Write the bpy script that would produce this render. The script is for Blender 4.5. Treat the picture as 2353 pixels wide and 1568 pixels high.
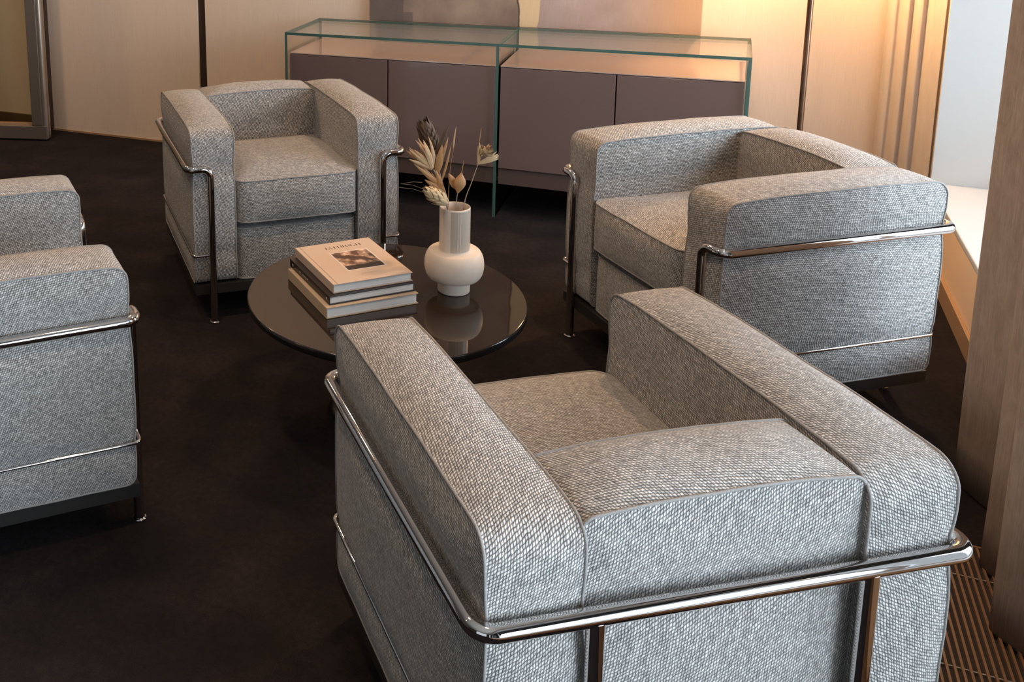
import bpy, bmesh, math, random
from mathutils import Vector, Matrix, noise

# ------------------------------------------------------------------ clear
for o in list(bpy.data.objects):
    bpy.data.objects.remove(o, do_unlink=True)
SC = bpy.context.scene
COL = SC.collection
PI = math.pi

# ------------------------------------------------------------------ camera
cam_d = bpy.data.cameras.new('camera')
cam = bpy.data.objects.new('camera', cam_d)
COL.objects.link(cam)
RT = Vector((0.8936, 0.4481, -0.0275)); FW = Vector((-0.4454, 0.8738, -0.1936))
FW.normalize(); RT = (RT - FW * RT.dot(FW)).normalized(); UP = RT.cross(FW)
m = Matrix((RT, UP, -FW)).transposed().to_4x4()
m.translation = Vector((0, 0, 1.5008))
cam.matrix_world = m
cam_d.sensor_fit = 'HORIZONTAL'; cam_d.sensor_width = 36.0
cam_d.lens = 2312.33 * 36.0 / 2353.0
cam_d.shift_x = 0.28308
cam_d.shift_y = -0.27428
cam_d.clip_start = 0.02; cam_d.clip_end = 60
SC.camera = cam

# ------------------------------------------------------------------ world, light, exposure
SC.view_settings.view_transform = 'Standard'
SC.view_settings.look = 'None'
SC.view_settings.exposure = 0.15
SC.view_settings.gamma = 1.0
SC.view_settings.use_curve_mapping = False

world = bpy.data.worlds.new('overcast_sky')
SC.world = world
world.use_nodes = True
wn = world.node_tree
bg = wn.nodes['Background']
bg.inputs[0].default_value = (0.80, 0.90, 1.0, 1)
bg.inputs[1].default_value = 0.7

def area(name, loc, target, sx, sy, power, color, shape='RECTANGLE', spread=None):
    l = bpy.data.lights.new(name, 'AREA')
    l.shape = shape; l.size = sx
    if shape in ('RECTANGLE', 'ELLIPSE'): l.size_y = sy
    l.energy = power; l.color = color
    if spread: l.spread = spread
    o = bpy.data.objects.new(name, l); COL.objects.link(o)
    o.location = loc
    o.rotation_euler = (Vector(target) - Vector(loc)).to_track_quat('-Z', 'Y').to_euler()
    return o

# daylight of the overcast sky standing outside the side window and the window behind the camera
area('daylight_side_window', (1.85, -0.35, 1.05), (-0.8, 0.9, 0.55), 2.9, 1.5, 222, (0.74, 0.87, 1.0))
area('daylight_rear_window', (-1.1, -3.15, 1.5), (-1.1, 1.0, 0.9), 2.6, 2.0, 4, (0.78, 0.89, 1.0))
# daylight falling on the deep window board beyond the curtain
area('daylight_far_window', (1.80, 2.95, 1.05), (0.3, 2.70, 0.5), 2.5, 1.5, 172, (0.70, 0.85, 1.0))
# warm ceiling downlights of the room
for i, (x, y, p) in enumerate([(-2.2, 4.0, 11), (-1.5, 1.9, 8), (-0.3, 1.2, 8), (-3.2, 3.3, 10), (-4.1, 4.0, 9), (-3.2, 0.9, 5)]):  # unseen one nearest the glazed door is added to brighten that wall
    area('ceiling_downlight', (x, y, 2.585), (x, y, 0), 0.16, 0.16, p, (1.0, 0.68, 0.43), 'DISK', 2.4)
area('ceiling_downlight', (-0.10, 3.05, 2.585), (-0.25, 2.75, 0), 0.10, 0.10, 8.5, (1.0, 0.62, 0.35), 'DISK', 1.9)

# ------------------------------------------------------------------ helpers
def lin(c):
    return tuple(((v / 255) / 12.92 if v <= 10.3 else (((v / 255) + 0.055) / 1.055) ** 2.4) for v in c)

def tag(o, label=None, cat=None, group=None, kind=None):
    if label: o['label'] = label
    if cat: o['category'] = cat
    if group: o['group'] = group
    if kind: o['kind'] = kind
    return o

def empty(name, loc, rz=0.0):
    o = bpy.data.objects.new(name, None); COL.objects.link(o)
    o.location = loc; o.rotation_euler = (0, 0, rz); o.empty_display_size = 0.05
    return o

def link(name, me, mat, parent=None, loc=None, rz=0.0):
    o = bpy.data.objects.new(name, me); COL.objects.link(o)
    if mat is not None:
        for mm in (mat if isinstance(mat, (list, tuple)) else [mat]): me.materials.append(mm)
    if parent: o.parent = parent
    if loc is not None: o.location = loc
    o.rotation_euler = (0, 0, rz)
    return o

class MB:
    """collects faces (with uv) for one mesh"""
    def __init__(s): s.v = []; s.f = []; s.uv = []; s.mi = []; s.sm = []
    def vert(s, p): s.v.append(tuple(p)); return len(s.v) - 1
    def face(s, ids, uv=None, mi=0, smooth=False):
        s.f.append(tuple(ids)); s.uv.append(uv if uv else [(0, 0)] * len(ids)); s.mi.append(mi); s.sm.append(smooth)
    def box(s, x0, x1, y0, y1, z0, z1, mi=0, mat=None):
        P = [(x, y, z) for z in (z0, z1) for y in (y0, y1) for x in (x0, x1)]
        if mat is not None: P = [mat @ Vector(p) for p in P]
        i = [s.vert(p) for p in P]
        dx, dy, dz = x1 - x0, y1 - y0, z1 - z0
        for q, (a, b) in (((0, 2, 3, 1), (dy, dx)), ((4, 5, 7, 6), (dx, dy)), ((0, 1, 5, 4), (dx, dz)), ((1, 3, 7, 5), (dy, dz)), ((3, 2, 6, 7), (dx, dz)), ((2, 0, 4, 6), (dy, dz))):
            s.face([i[k] for k in q], [(0, 0), (a, 0), (a, b), (0, b)], mi)
    def grid(s, rows, uvs=None, mi=0, smooth=True, closed=False, flip=False):
        ids = [[s.vert(p) for p in r] for r in rows]
        n = len(rows[0])
        for a in range(len(rows) - 1):
            for b in range(n if closed else n - 1):
                b2 = (b + 1) % n
                q = [ids[a][b], ids[a][b2], ids[a + 1][b2], ids[a + 1][b]]
                u = [uvs[a][b], uvs[a][b + 1 if closed else b2], uvs[a + 1][b + 1 if closed else b2], uvs[a + 1][b]] if uvs else None
                if flip: q.reverse(); u = u[::-1] if u else None
                s.face(q, u, mi, smooth)
        return ids
    def tube(s, pts, r, n=14, closed=False, caps=True, mi=0):
        pts = [Vector(p) for p in pts]; N = len(pts)
        R = r if isinstance(r, (list, tuple)) else [r] * N
        tans = []
        for i in range(N):
            a = pts[(i - 1) % N] if (closed or i > 0) else pts[i]
            b = pts[(i + 1) % N] if (closed or i < N - 1) else pts[i]
            t = (b - a); t = t.normalized() if t.length > 1e-9 else Vector((0, 0, 1)); tans.append(t)
        nrm = tans[0].orthogonal().normalized()
        rows = []; uvs = []; L = 0
        for i in range(N):
            if i: L += (pts[i] - pts[i - 1]).length
            nrm = (nrm - tans[i] * nrm.dot(tans[i]))
            nrm = nrm.normalized() if nrm.length > 1e-9 else tans[i].orthogonal().normalized()
            bi = tans[i].cross(nrm)
            rows.append([pts[i] + (nrm * math.cos(k * 2 * PI / n) + bi * math.sin(k * 2 * PI / n)) * R[i] for k in range(n)])
            uvs.append([(L, k * 2 * PI * R[i] / n) for k in range(n + 1)])
        if closed: rows.append(rows[0]); uvs.append(uvs[0])
        ids = s.grid(rows, uvs, mi, True, True)
        if caps and not closed:
            s.face([s.vert(p) for p in rows[0][::-1]], None, mi); s.face([s.vert(p) for p in rows[-1]], None, mi)
    def lathe(s, prof, n=48, mi=0, center=(0, 0, 0), smooth=True):
        rows = [[(center[0] + r * math.cos(k * 2 * PI / n), center[1] + r * math.sin(k * 2 * PI / n), center[2] + z) for k in range(n)] for r, z in prof]
        uvs = [[(k * 2 * PI / n * 0.1, z) for k in range(n + 1)] for r, z in prof]
        s.grid(rows, uvs, mi, smooth, True, False)
    def mesh(s, name, merge=False):
        me = bpy.data.meshes.new(name)
        me.from_pydata(s.v, [], s.f)
        ul = me.uv_layers.new(name='UVMap')
        k = 0
        for fi, p in enumerate(me.polygons):
            p.material_index = s.mi[fi]; p.use_smooth = s.sm[fi]
            for j in range(p.loop_total):
                ul.data[k].uv = s.uv[fi][j]; k += 1
        if merge:
            bm = bmesh.new(); bm.from_mesh(me); bmesh.ops.remove_doubles(bm, verts=bm.verts, dist=merge); bm.to_mesh(me); bm.free()
        me.update()
        return me
    def build(s, name, mat, parent=None, loc=None, rz=0.0, bevel=0, merge=False):
        o = link(name, s.mesh(name, merge), mat, parent, loc, rz)
        if bevel:
            b = o.modifiers.new('bevel', 'BEVEL'); b.width = bevel; b.segments = 2; b.limit_method = 'ANGLE'
            b.harden_normals = False
        return o

def copy_tree(o, parent=None):
    c = o.copy(); COL.objects.link(c); c.parent = parent
    for ch in list(o.children): copy_tree(ch, c)
    return c

def fillet(pts, r, n=8):
    """polyline with rounded corners"""
    pts = [Vector(p) for p in pts]; out = [pts[0]]
    for i in range(1, len(pts) - 1):
        a, p, b = pts[i - 1], pts[i], pts[i + 1]
        d1 = (a - p).normalized(); d2 = (b - p).normalized()
        ang = d1.angle(d2); t = r / math.tan(ang / 2)
        c = p + (d1 + d2).normalized() * (r / math.sin(ang / 2))
        s, e = p + d1 * t, p + d2 * t
        v1, v2 = s - c, e - c; w = v1.angle(v2)
        for k in range(n + 1):
            f = k / n
            out.append(c + (v1 * math.sin((1 - f) * w) + v2 * math.sin(f * w)) / math.sin(w))
    out.append(pts[-1])
    return out

# ------------------------------------------------------------------ materials
def new_mat(name):
    m = bpy.data.materials.new(name); m.use_nodes = True
    nt = m.node_tree; nt.nodes.clear()
    out = nt.nodes.new('ShaderNodeOutputMaterial')
    b = nt.nodes.new('ShaderNodeBsdfPrincipled')
    nt.links.new(b.outputs[0], out.inputs[0])
    return m, nt, b, out

class NT:
    def __init__(s, nt): s.nt = nt
    def n(s, t, **k):
        x = s.nt.nodes.new(t)
        for a, b in k.items(): setattr(x, a, b)
        return x
    def l(s, a, b): s.nt.links.new(a, b)
    def math(s, op, a, b=None, c=None, clamp=False):
        x = s.n('ShaderNodeMath', operation=op); x.use_clamp = clamp
        for i, v in enumerate((a, b, c)):
            if v is None: continue
            if isinstance(v, (int, float)): x.inputs[i].default_value = v
            else: s.l(v, x.inputs[i])
        return x.outputs[0]
    def ramp(s, fac, stops):
        x = s.n('ShaderNodeValToRGB'); e = x.color_ramp.elements
        while len(e) < len(stops): e.new(0.5)
        for i, (p, c) in enumerate(stops): e[i].position = p; e[i].color = (*c, 1) if len(c) == 3 else c
        s.l(fac, x.inputs[0]); return x.outputs[0]
    def noise(s, vec, scale, detail=3, rough=0.55):
        x = s.n('ShaderNodeTexNoise'); x.inputs['Scale'].default_value = scale; x.inputs['Detail'].default_value = detail
        x.inputs['Roughness'].default_value = rough
        if vec is not None: s.l(vec, x.inputs['Vector'])
        return x
    def mixc(s, fac, a, b, mode='MIX'):
        x = s.n('ShaderNodeMix', data_type='RGBA', blend_type=mode)
        for i, v in ((0, fac), (6, a), (7, b)):
            if isinstance(v, (int, float)): x.inputs[i].default_value = v
            elif isinstance(v, tuple): x.inputs[i].default_value = (*v, 1) if len(v) == 3 else v
            else: s.l(v, x.inputs[i])
        return x.outputs[2]

def simple(name, col, rough=0.5, metal=0.0, spec=0.5, bump=None, var=None, coat=0):
    m, nt, b, out = new_mat(name); N = NT(nt)
    b.inputs['Base Color'].default_value = (*col, 1)
    b.inputs['Roughness'].default_value = rough
    b.inputs['Metallic'].default_value = metal
    b.inputs['Specular IOR Level'].default_value = spec
    b.inputs['Coat Weight'].default_value = coat
    tc = N.n('ShaderNodeTexCoord')
    if var:
        sc, amt = var
        nz = N.noise(tc.outputs['Object'], sc, 4)
        f = N.math('MULTIPLY_ADD', nz.outputs['Fac'], amt, 1 - amt * 0.5)
        cc = N.n('ShaderNodeCombineColor')
        for i in range(3): N.l(N.math('MULTIPLY', f, col[i]), cc.inputs[i])
        N.l(cc.outputs[0], b.inputs['Base Color'])
    if bump:
        sc, st, dist = bump
        nz = N.noise(tc.outputs['Object'], sc, 4)
        bp = N.n('ShaderNodeBump'); bp.inputs['Strength'].default_value = st; bp.inputs['Distance'].default_value = dist
        N.l(nz.outputs['Fac'], bp.inputs['Height']); N.l(bp.outputs[0], b.inputs['Normal'])
    return m

def fabric_mat(name, pw=0.0056, ph=0.0042):
    m, nt, b, out = new_mat(name); N = NT(nt)
    uv = N.n('ShaderNodeTexCoord').outputs['UV']
    # wobble of the yarns
    wob = N.noise(uv, 105, 2)
    ws = N.n('ShaderNodeVectorMath', operation='SUBTRACT'); N.l(wob.outputs['Color'], ws.inputs[0]); ws.inputs[1].default_value = (0.5, 0.5, 0.5)
    wm = N.n('ShaderNodeVectorMath', operation='SCALE'); N.l(ws.outputs[0], wm.inputs[0]); wm.inputs['Scale'].default_value = 0.0044
    wa = N.n('ShaderNodeVectorMath', operation='ADD'); N.l(uv, wa.inputs[0]); N.l(wm.outputs[0], wa.inputs[1])
    rot = N.n('ShaderNodeVectorRotate', rotation_type='Z_AXIS'); N.l(wa.outputs[0], rot.inputs['Vector']); rot.inputs['Angle'].default_value = math.radians(8)
    sp = N.n('ShaderNodeSeparateXYZ'); N.l(rot.outputs[0], sp.inputs[0])
    v = N.math('DIVIDE', sp.outputs[1], ph)
    row = N.math('FLOOR', v)
    u = N.math('ADD', N.math('DIVIDE', sp.outputs[0], pw), N.math('MULTIPLY', row, 0.5))
    # knots lean over: shear inside each cell
    fv = N.math('FRACT', v)
    u2 = N.math('ADD', u, N.math('MULTIPLY', N.math('SUBTRACT', fv, 0.5), 0.55))
    fu = N.math('FRACT', u2)
    cell = N.n('ShaderNodeCombineXYZ'); N.l(N.math('FLOOR', u2), cell.inputs[0]); N.l(row, cell.inputs[1])
    wn_ = N.n('ShaderNodeTexWhiteNoise', noise_dimensions='2D'); N.l(cell.outputs[0], wn_.inputs['Vector'])
    def dome(f):
        c = N.math('MULTIPLY_ADD', f, 2.0, -1.0)
        return N.math('SUBTRACT', 1.0, N.math('POWER', N.math('ABSOLUTE', c), 2.6))
    h = N.math('MULTIPLY', dome(fu), dome(fv))
    fib = N.noise(rot.outputs[0], 900, 2)
    big = N.noise(uv, 14, 3)
    # colour: light yarn and dark yarn, dark between the knots
    t = N.math('ADD', N.math('MULTIPLY', wn_.outputs['Value'], 0.26), N.math('MULTIPLY', h, 0.66))
    t = N.math('ADD', t, N.math('MULTIPLY', N.math('SUBTRACT', fib.outputs['Fac'], 0.5), 0.55))
    t = N.math('ADD', t, N.math('MULTIPLY', N.math('SUBTRACT', big.outputs['Fac'], 0.5), 0.08), clamp=True)
    col = N.ramp(t, [(0.0, (0.045, 0.042, 0.039)), (0.30, (0.140, 0.131, 0.122)), (0.60, (0.355, 0.333, 0.311)), (1.0, (0.76, 0.72, 0.675))])
    N.l(col, b.inputs['Base Color'])
    b.inputs['Roughness'].default_value = 0.9
    b.inputs['Specular IOR Level'].default_value = 0.15
    b.inputs['Sheen Weight'].default_value = 0.25
    b.inputs['Sheen Roughness'].default_value = 0.5
    hh = N.math('ADD', h, N.math('MULTIPLY', fib.outputs['Fac'], 0.35))
    bp = N.n('ShaderNodeBump'); bp.inputs['Strength'].default_value = 0.75; bp.inputs['Distance'].default_value = 0.0016
    N.l(hh, bp.inputs['Height']); N.l(bp.outputs[0], b.inputs['Normal'])
    return m

def glass_mat(name, tint=(0.9, 0.96, 0.93), refl=1.0, ior=1.5):
    """thin clear sheet: transparent with a Fresnel reflection"""
    m = bpy.data.materials.new(name); m.use_nodes = True
    nt = m.node_tree; nt.nodes.clear(); N = NT(nt)
    out = N.n('ShaderNodeOutputMaterial')
    tr = N.n('ShaderNodeBsdfTransparent'); tr.inputs[0].default_value = (*tint, 1)
    gl = N.n('ShaderNodeBsdfGlossy'); gl.inputs['Roughness'].default_value = 0.0; gl.inputs[0].default_value = (1, 1, 1, 1)
    fr = N.n('ShaderNodeFresnel'); fr.inputs[0].default_value = ior
    mx = N.n('ShaderNodeMixShader')
    N.l(N.math('MULTIPLY', fr.outputs[0], refl), mx.inputs[0]); N.l(tr.outputs[0], mx.inputs[1]); N.l(gl.outputs[0], mx.inputs[2])
    N.l(mx.outputs[0], out.inputs[0])
    return m

M = {}
M['fabric'] = fabric_mat('heathered_grey_weave')
M['piping'] = simple('grey_piping', (0.25, 0.236, 0.222), 0.9, bump=(900, 0.8, 0.001), var=(500, 0.9))
M['chrome'] = simple('polished_chrome', (0.66, 0.63, 0.615), 0.05, 1.0)
M['steel_bar'] = simple('dark_steel_bar', (0.10, 0.095, 0.09), 0.32, 0.85)
M['rubber'] = simple('black_rubber', (0.02, 0.02, 0.02), 0.6)
M['table_glass'] = simple('black_glass', (0.017, 0.011, 0.008), 0.03, 0, 0.55)
M['table_edge'] = simple('black_glass_edge', (0.012, 0.011, 0.011), 0.12, 0, 0.6)
M['black_metal'] = simple('black_metal', (0.02, 0.02, 0.02), 0.35, 0.6)
M['lacquer'] = simple('mauve_brown_lacquer', lin((108, 88, 83)), 0.16, 0, 0.6)
M['lacquer_top'] = simple('mauve_brown_glossy_top', lin((176, 150, 136)), 0.12, 0, 1.0)
M['lacquer_plinth'] = simple('brown_plinth', lin((84, 68, 62)), 0.4)
M['dark_inside'] = simple('dark_gap', (0.015, 0.012, 0.011), 0.7)
M['glass'] = glass_mat('clear_glass', (0.98, 0.99, 0.985), 0.45)
M['window_glass'] = glass_mat('window_glass', (0.97, 0.98, 0.98))
M['door_glass'] = glass_mat('door_glass', (0.95, 0.93, 0.84), 0.5)
m, nt, b, out = new_mat('green_glass_edge')
b.inputs['Base Color'].default_value = (0.055, 0.115, 0.095, 1); b.inputs['Roughness'].default_value = 0.15
b.inputs['Transmission Weight'].default_value = 0.0; b.inputs['Specular IOR Level'].default_value = 0.6
M['glass_edge'] = m
M['alu'] = simple('brushed_aluminium', lin((150, 136, 124)), 0.38, 0.75)
M['alu_light'] = simple('pale_aluminium_edge', lin((190, 178, 165)), 0.3, 0.8)
M['dark_frame'] = simple('dark_brown_post', lin((52, 38, 28)), 0.5)
M['skirting_dark'] = simple('brown_skirting', lin((96, 74, 48)), 0.45)
M['skirting'] = simple('beige_metal_skirting', lin((158, 126, 96)), 0.4, 0.0)
M['white_paint'] = simple('white_window_board', (0.46, 0.475, 0.49), 0.5)
M['wall_paint'] = simple('warm_white_paint', lin((214, 190, 160)), 0.8)
M['ceiling_paint'] = simple('ceiling_paint', (0.62, 0.58, 0.53), 0.9)
M['niche_paint'] = simple('window_niche_paint', (0.52, 0.495, 0.465), 0.7)
M['parapet_lamplit'] = simple('parapet_paint_lamplit', lin((222, 190, 155)), 0.7)  # warm lamp light on the parapet is put into its base colour
M['dark_wall'] = simple('dark_brown_wall', lin((92, 78, 68)), 0.7)
M['jamb'] = simple('bronze_jamb', lin((205, 160, 120)), 0.35, 0.2)
M['paper'] = None
M['lamp_metal'] = simple('bronze_lamp_metal', lin((122, 92, 72)), 0.28, 0.85)

def wall_fabric(name, base):
    m, nt, b, out = new_mat(name); N = NT(nt)
    tc = N.n('ShaderNodeTexCoord')
    def streak(scale):
        mp = N.n('ShaderNodeMapping'); mp.inputs['Scale'].default_value = scale
        N.l(tc.outputs['Object'], mp.inputs[0]); return N.noise(mp.outputs[0], 1.0, 2)
    a = streak((420, 420, 9)); c = streak((30, 30, 420)); d = streak((9, 9, 1.2))
    f = N.math('ADD', N.math('MULTIPLY', a.outputs['Fac'], 0.22), N.math('MULTIPLY', c.outputs['Fac'], 0.10))
    f = N.math('ADD', f, N.math('MULTIPLY', d.outputs['Fac'], 0.10))
    f = N.math('ADD', f, 0.79)
    cc = N.n('ShaderNodeCombineColor')
    for i in range(3): N.l(N.math('MULTIPLY', f, base[i]), cc.inputs[i])
    N.l(cc.outputs[0], b.inputs['Base Color'])
    b.inputs['Roughness'].default_value = 0.75; b.inputs['Specular IOR Level'].default_value = 0.25
    bp = N.n('ShaderNodeBump'); bp.inputs['Strength'].default_value = 0.25; bp.inputs['Distance'].default_value = 0.0006
    N.l(a.outputs['Fac'], bp.inputs['Height']); N.l(bp.outputs[0], b.inputs['Normal'])
    return m
M['wall'] = wall_fabric('textile_wallcovering', lin((214, 193, 173)))

# carpet
m, nt, b, out = new_mat('dark_brown_carpet'); N = NT(nt)
tc = N.n('ShaderNodeTexCoord')
n1 = N.noise(tc.outputs['Object'], 420, 3, 0.7); n2 = N.noise(tc.outputs['Object'], 5, 4); n3 = N.noise(tc.outputs['Object'], 60, 3)
t = N.math('ADD', N.math('MULTIPLY', n1.outputs['Fac'], 0.6), N.math('MULTIPLY', n2.outputs['Fac'], 0.45))
t = N.math('ADD', t, N.math('MULTIPLY', n3.outputs['Fac'], 0.25), clamp=True)
N.l(N.ramp(t, [(0.35, (0.0040, 0.0034, 0.0042)), (0.62, (0.0115, 0.0088, 0.0095)), (0.90, (0.034, 0.025, 0.024))]), b.inputs['Base Color'])
b.inputs['Roughness'].default_value = 0.95; b.inputs['Specular IOR Level'].default_value = 0.1
b.inputs['Sheen Weight'].default_value = 0.0
bp = N.n('ShaderNodeBump'); bp.inputs['Strength'].default_value = 0.6; bp.inputs['Distance'].default_value = 0.003
N.l(n1.outputs['Fac'], bp.inputs['Height']); N.l(bp.outputs[0], b.inputs['Normal'])
M['carpet'] = m

def curtain_mat(name, c1, c2, trans, moire=0.0):
    m = bpy.data.materials.new(name); m.use_nodes = True
    nt = m.node_tree; nt.nodes.clear(); N = NT(nt)
    out = N.n('ShaderNodeOutputMaterial'); tc = N.n('ShaderNodeTexCoord')
    mp = N.n('ShaderNodeMapping'); mp.inputs['Scale'].default_value = (500, 8, 1); N.l(tc.outputs['UV'], mp.inputs[0])
    a = N.noise(mp.outputs[0], 1.0, 2)
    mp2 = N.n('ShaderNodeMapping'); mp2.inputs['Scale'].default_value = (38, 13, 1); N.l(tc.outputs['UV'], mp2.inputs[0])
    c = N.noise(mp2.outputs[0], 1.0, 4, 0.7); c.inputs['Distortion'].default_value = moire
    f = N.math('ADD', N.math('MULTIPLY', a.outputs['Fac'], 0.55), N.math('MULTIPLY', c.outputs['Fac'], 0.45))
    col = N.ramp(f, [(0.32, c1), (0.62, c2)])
    d = N.n('ShaderNodeBsdfDiffuse'); N.l(col, d.inputs[0])
    t = N.n('ShaderNodeBsdfTranslucent'); N.l(col, t.inputs[0])
    mx = N.n('ShaderNodeMixShader'); mx.inputs[0].default_value = trans
    N.l(d.outputs[0], mx.inputs[1]); N.l(t.outputs[0], mx.inputs[2]); N.l(mx.outputs[0], out.inputs[0])
    bp = N.n('ShaderNodeBump'); bp.inputs['Strength'].default_value = 0.3; bp.inputs['Distance'].default_value = 0.0008
    N.l(a.outputs['Fac'], bp.inputs['Height']); N.l(bp.outputs[0], d.inputs['Normal'])
    return m
M['curtain_near'] = curtain_mat('brown_grey_voile', lin((150, 130, 115)), lin((176, 156, 140)), 0.45, 1.6)  # watered moire of light through layered sheers, put into the colour
M['curtain_far'] = curtain_mat('pale_beige_voile', lin((222, 208, 196)), lin((232, 222, 212)), 0.45)

# ------------------------------------------------------------------ setting
def struct(name, mb, mat, **k):
    o = mb.build(name, mat, **k); o['kind'] = 'structure'; return o

XW = 0.70        # face of the low window wall
YB = 4.60        # face of the back wall
XL, YF, ZC = -6.2, -3.05, 2.60
b_ = MB(); b_.box(XL - .1, XW + .9, YF - .1, YB + .12, -0.10, 0.0)
struct('floor', b_, M['carpet'])
b_ = MB(); b_.box(XL - .1, XW + .25, YF - .1, YB + .12, ZC, ZC + .1)
struct('ceiling', b_, M['ceiling_paint'])
# back wall in fabric covered panels with a dark joint
b_ = MB()
b_.box(-2.437, 1.05, YB, YB + .1, 0, ZC)
b_.box(-3.45, -2.483, YB, YB + .1, 0.004, ZC)
b_.box(XL, -3.51, YB, YB + .1, 0, ZC)
struct('wall_back', b_, M['wall'])
b_ = MB(); b_.box(-2.483, -2.437, YB + .012, YB + .09, 0, ZC)
struct('trim_1', b_, M['dark_frame'])
b_ = MB(); b_.box(-3.51, -3.45, YB - .03, YB + .09, 0, ZC); b_.box(-3.488, -3.476, YB - .034, YB - .03, 0.27, 0.36, 1)
struct('trim_2', b_, [M['dark_frame'], M['skirting']])
b_ = MB(); b_.box(XL, -3.51, YB - .014, YB, 0, 0.078)
struct('baseboard_back', b_, M['skirting_dark'], bevel=.002)
b_ = MB(); b_.box(-3.45, -2.483, YB - .006, YB, 0, 0.010); b_.box(-2.437, 0.70, YB - .006, YB, 0, 0.010)
struct('trim_3', b_, M['skirting'])
b_ = MB(); b_.box(XL - .1, XL, YF - .1, YB + .1, 0, ZC)
struct('wall_left', b_, M['dark_wall'])
# front wall (behind the camera) with a window opening
b_ = MB(); b_.box(XL, -2.45, YF - .1, YF, 0, ZC); b_.box(0.25, XW + .2, YF - .1, YF, 0, ZC)
b_.box(-2.45, 0.25, YF - .1, YF, 0, 0.45); b_.box(-2.45, 0.25, YF - .1, YF, 2.5, ZC)
struct('wall_front', b_, M['dark_wall'])
# window wall: low parapet with a deep white board, full height pier at the far end, window behind
XO = 1.10
b_ = MB(); b_.box(XW, XO + .06, YF, 4.28, 0, 0.262)
struct('wall_right', b_, M['parapet_lamplit'])
b_ = MB(); b_.box(XW, XO + .06, YF, 4.28, 2.46, ZC)
struct('trim_5', b_, M['niche_paint'])
b_ = MB(); b_.box(XW, XO + .06, 4.28, YB + .1, 0, ZC)
struct('trim_6', b_, M['niche_paint'])
b_ = MB(); b_.box(XW - .012, XW, 2.46, YB, 0, 0.070)
struct('baseboard_right', b_, M['skirting'], bevel=.002)
b_ = MB(); b_.box(XW - .004, XO + .06, YF, 4.28, 0.262, 0.28)
struct('trim_4', b_, M['white_paint'], bevel=.003)
def window(name, y0, y1, parts):
    fr = MB(); x0, x1 = XO, XO + .05
    fr.box(x0, x1, y0, y1, 0.28, 0.33); fr.box(x0, x1, y0, y1, 2.41, 2.46)
    for i in range(parts + 1):
        y = y0 + (y1 - y0) * i / parts
        fr.box(x0, x1, max(y - .025, y0), min(y + .025, y1), 0.33, 2.41)
    o = struct(name, fr, M['white_paint'])
    g = MB(); g.box(x0 + .02, x0 + .028, y0, y1, 0.31, 2.43)
    g.build('pane', M['window_glass'], o)
    return o
window('window_1', YF, 1.30, 3)
window('window_2', 1.30, 4.28, 2)
fr = MB(); z0, z1 = .45, 2.5
for x in (-2.45, -1.125, .20): fr.box(x, x + .05, YF - .08, YF - .03, z0, z1)
fr.box(-2.45, .25, YF - .08, YF - .03, z0, z0 + .05); fr.box(-2.45, .25, YF - .08, YF - .03, z1 - .05, z1)
w3 = struct('window_3', fr, M['white_paint'])
g = MB(); g.box(-2.43, .23, YF - .06, YF - .052, z0 + .03, z1 - .03); g.build('pane', M['window_glass'], w3)

# glazed door leaf standing ajar in front of the back wall
b_ = MB()   # local: x along the leaf (0 = hinge side seen at right), y thickness
b_.box(-.90, 0, -.028, .028, 0.008, 0.085); b_.box(-.90, 0, -.028, .028, 2.06, 2.14)
b_.box(-.085, -.022, -.028, .028, .085, 2.06); b_.box(-.90, -.82, -.028, .028, .085, 2.06)
door = struct('door_1', b_, M['alu'], loc=(-3.345, 4.405, 0), rz=math.radians(15), bevel=.004)
b_ = MB(); b_.tube([(-.011, -.012, .012), (-.011, -.012, 2.13)], .015, 16); b_.build('edge_profile', M['alu_light'], door)
b_ = MB(); b_.box(-.022, .003, -.0, .030, .010, 2.13); b_.build('hinge_profile', M['alu'], door, bevel=.003)
b_ = MB(); b_.box(.002, .006, .004, .020, .10, .19); b_.box(.001, .006, .004, .020, .03, .06, 0); b_.build('latch_plate', M['alu_light'], door)
b_ = MB(); b_.box(-.83, -.08, -.004, .004, .08, 2.07); b_.build('pane', M['door_glass'], door)
b_ = MB(); b_.box(-.83, -.08, -.012, .012, .085, .097); b_.build('glazing_bead', M['skirting'], door)

# ------------------------------------------------------------------ armchair
def pinch(z):
    return 1.0 - 0.85 * math.exp(-((z - .530) / .040) ** 2) - 0.6 * math.exp(-((z - .234) / .022) ** 2)

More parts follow.
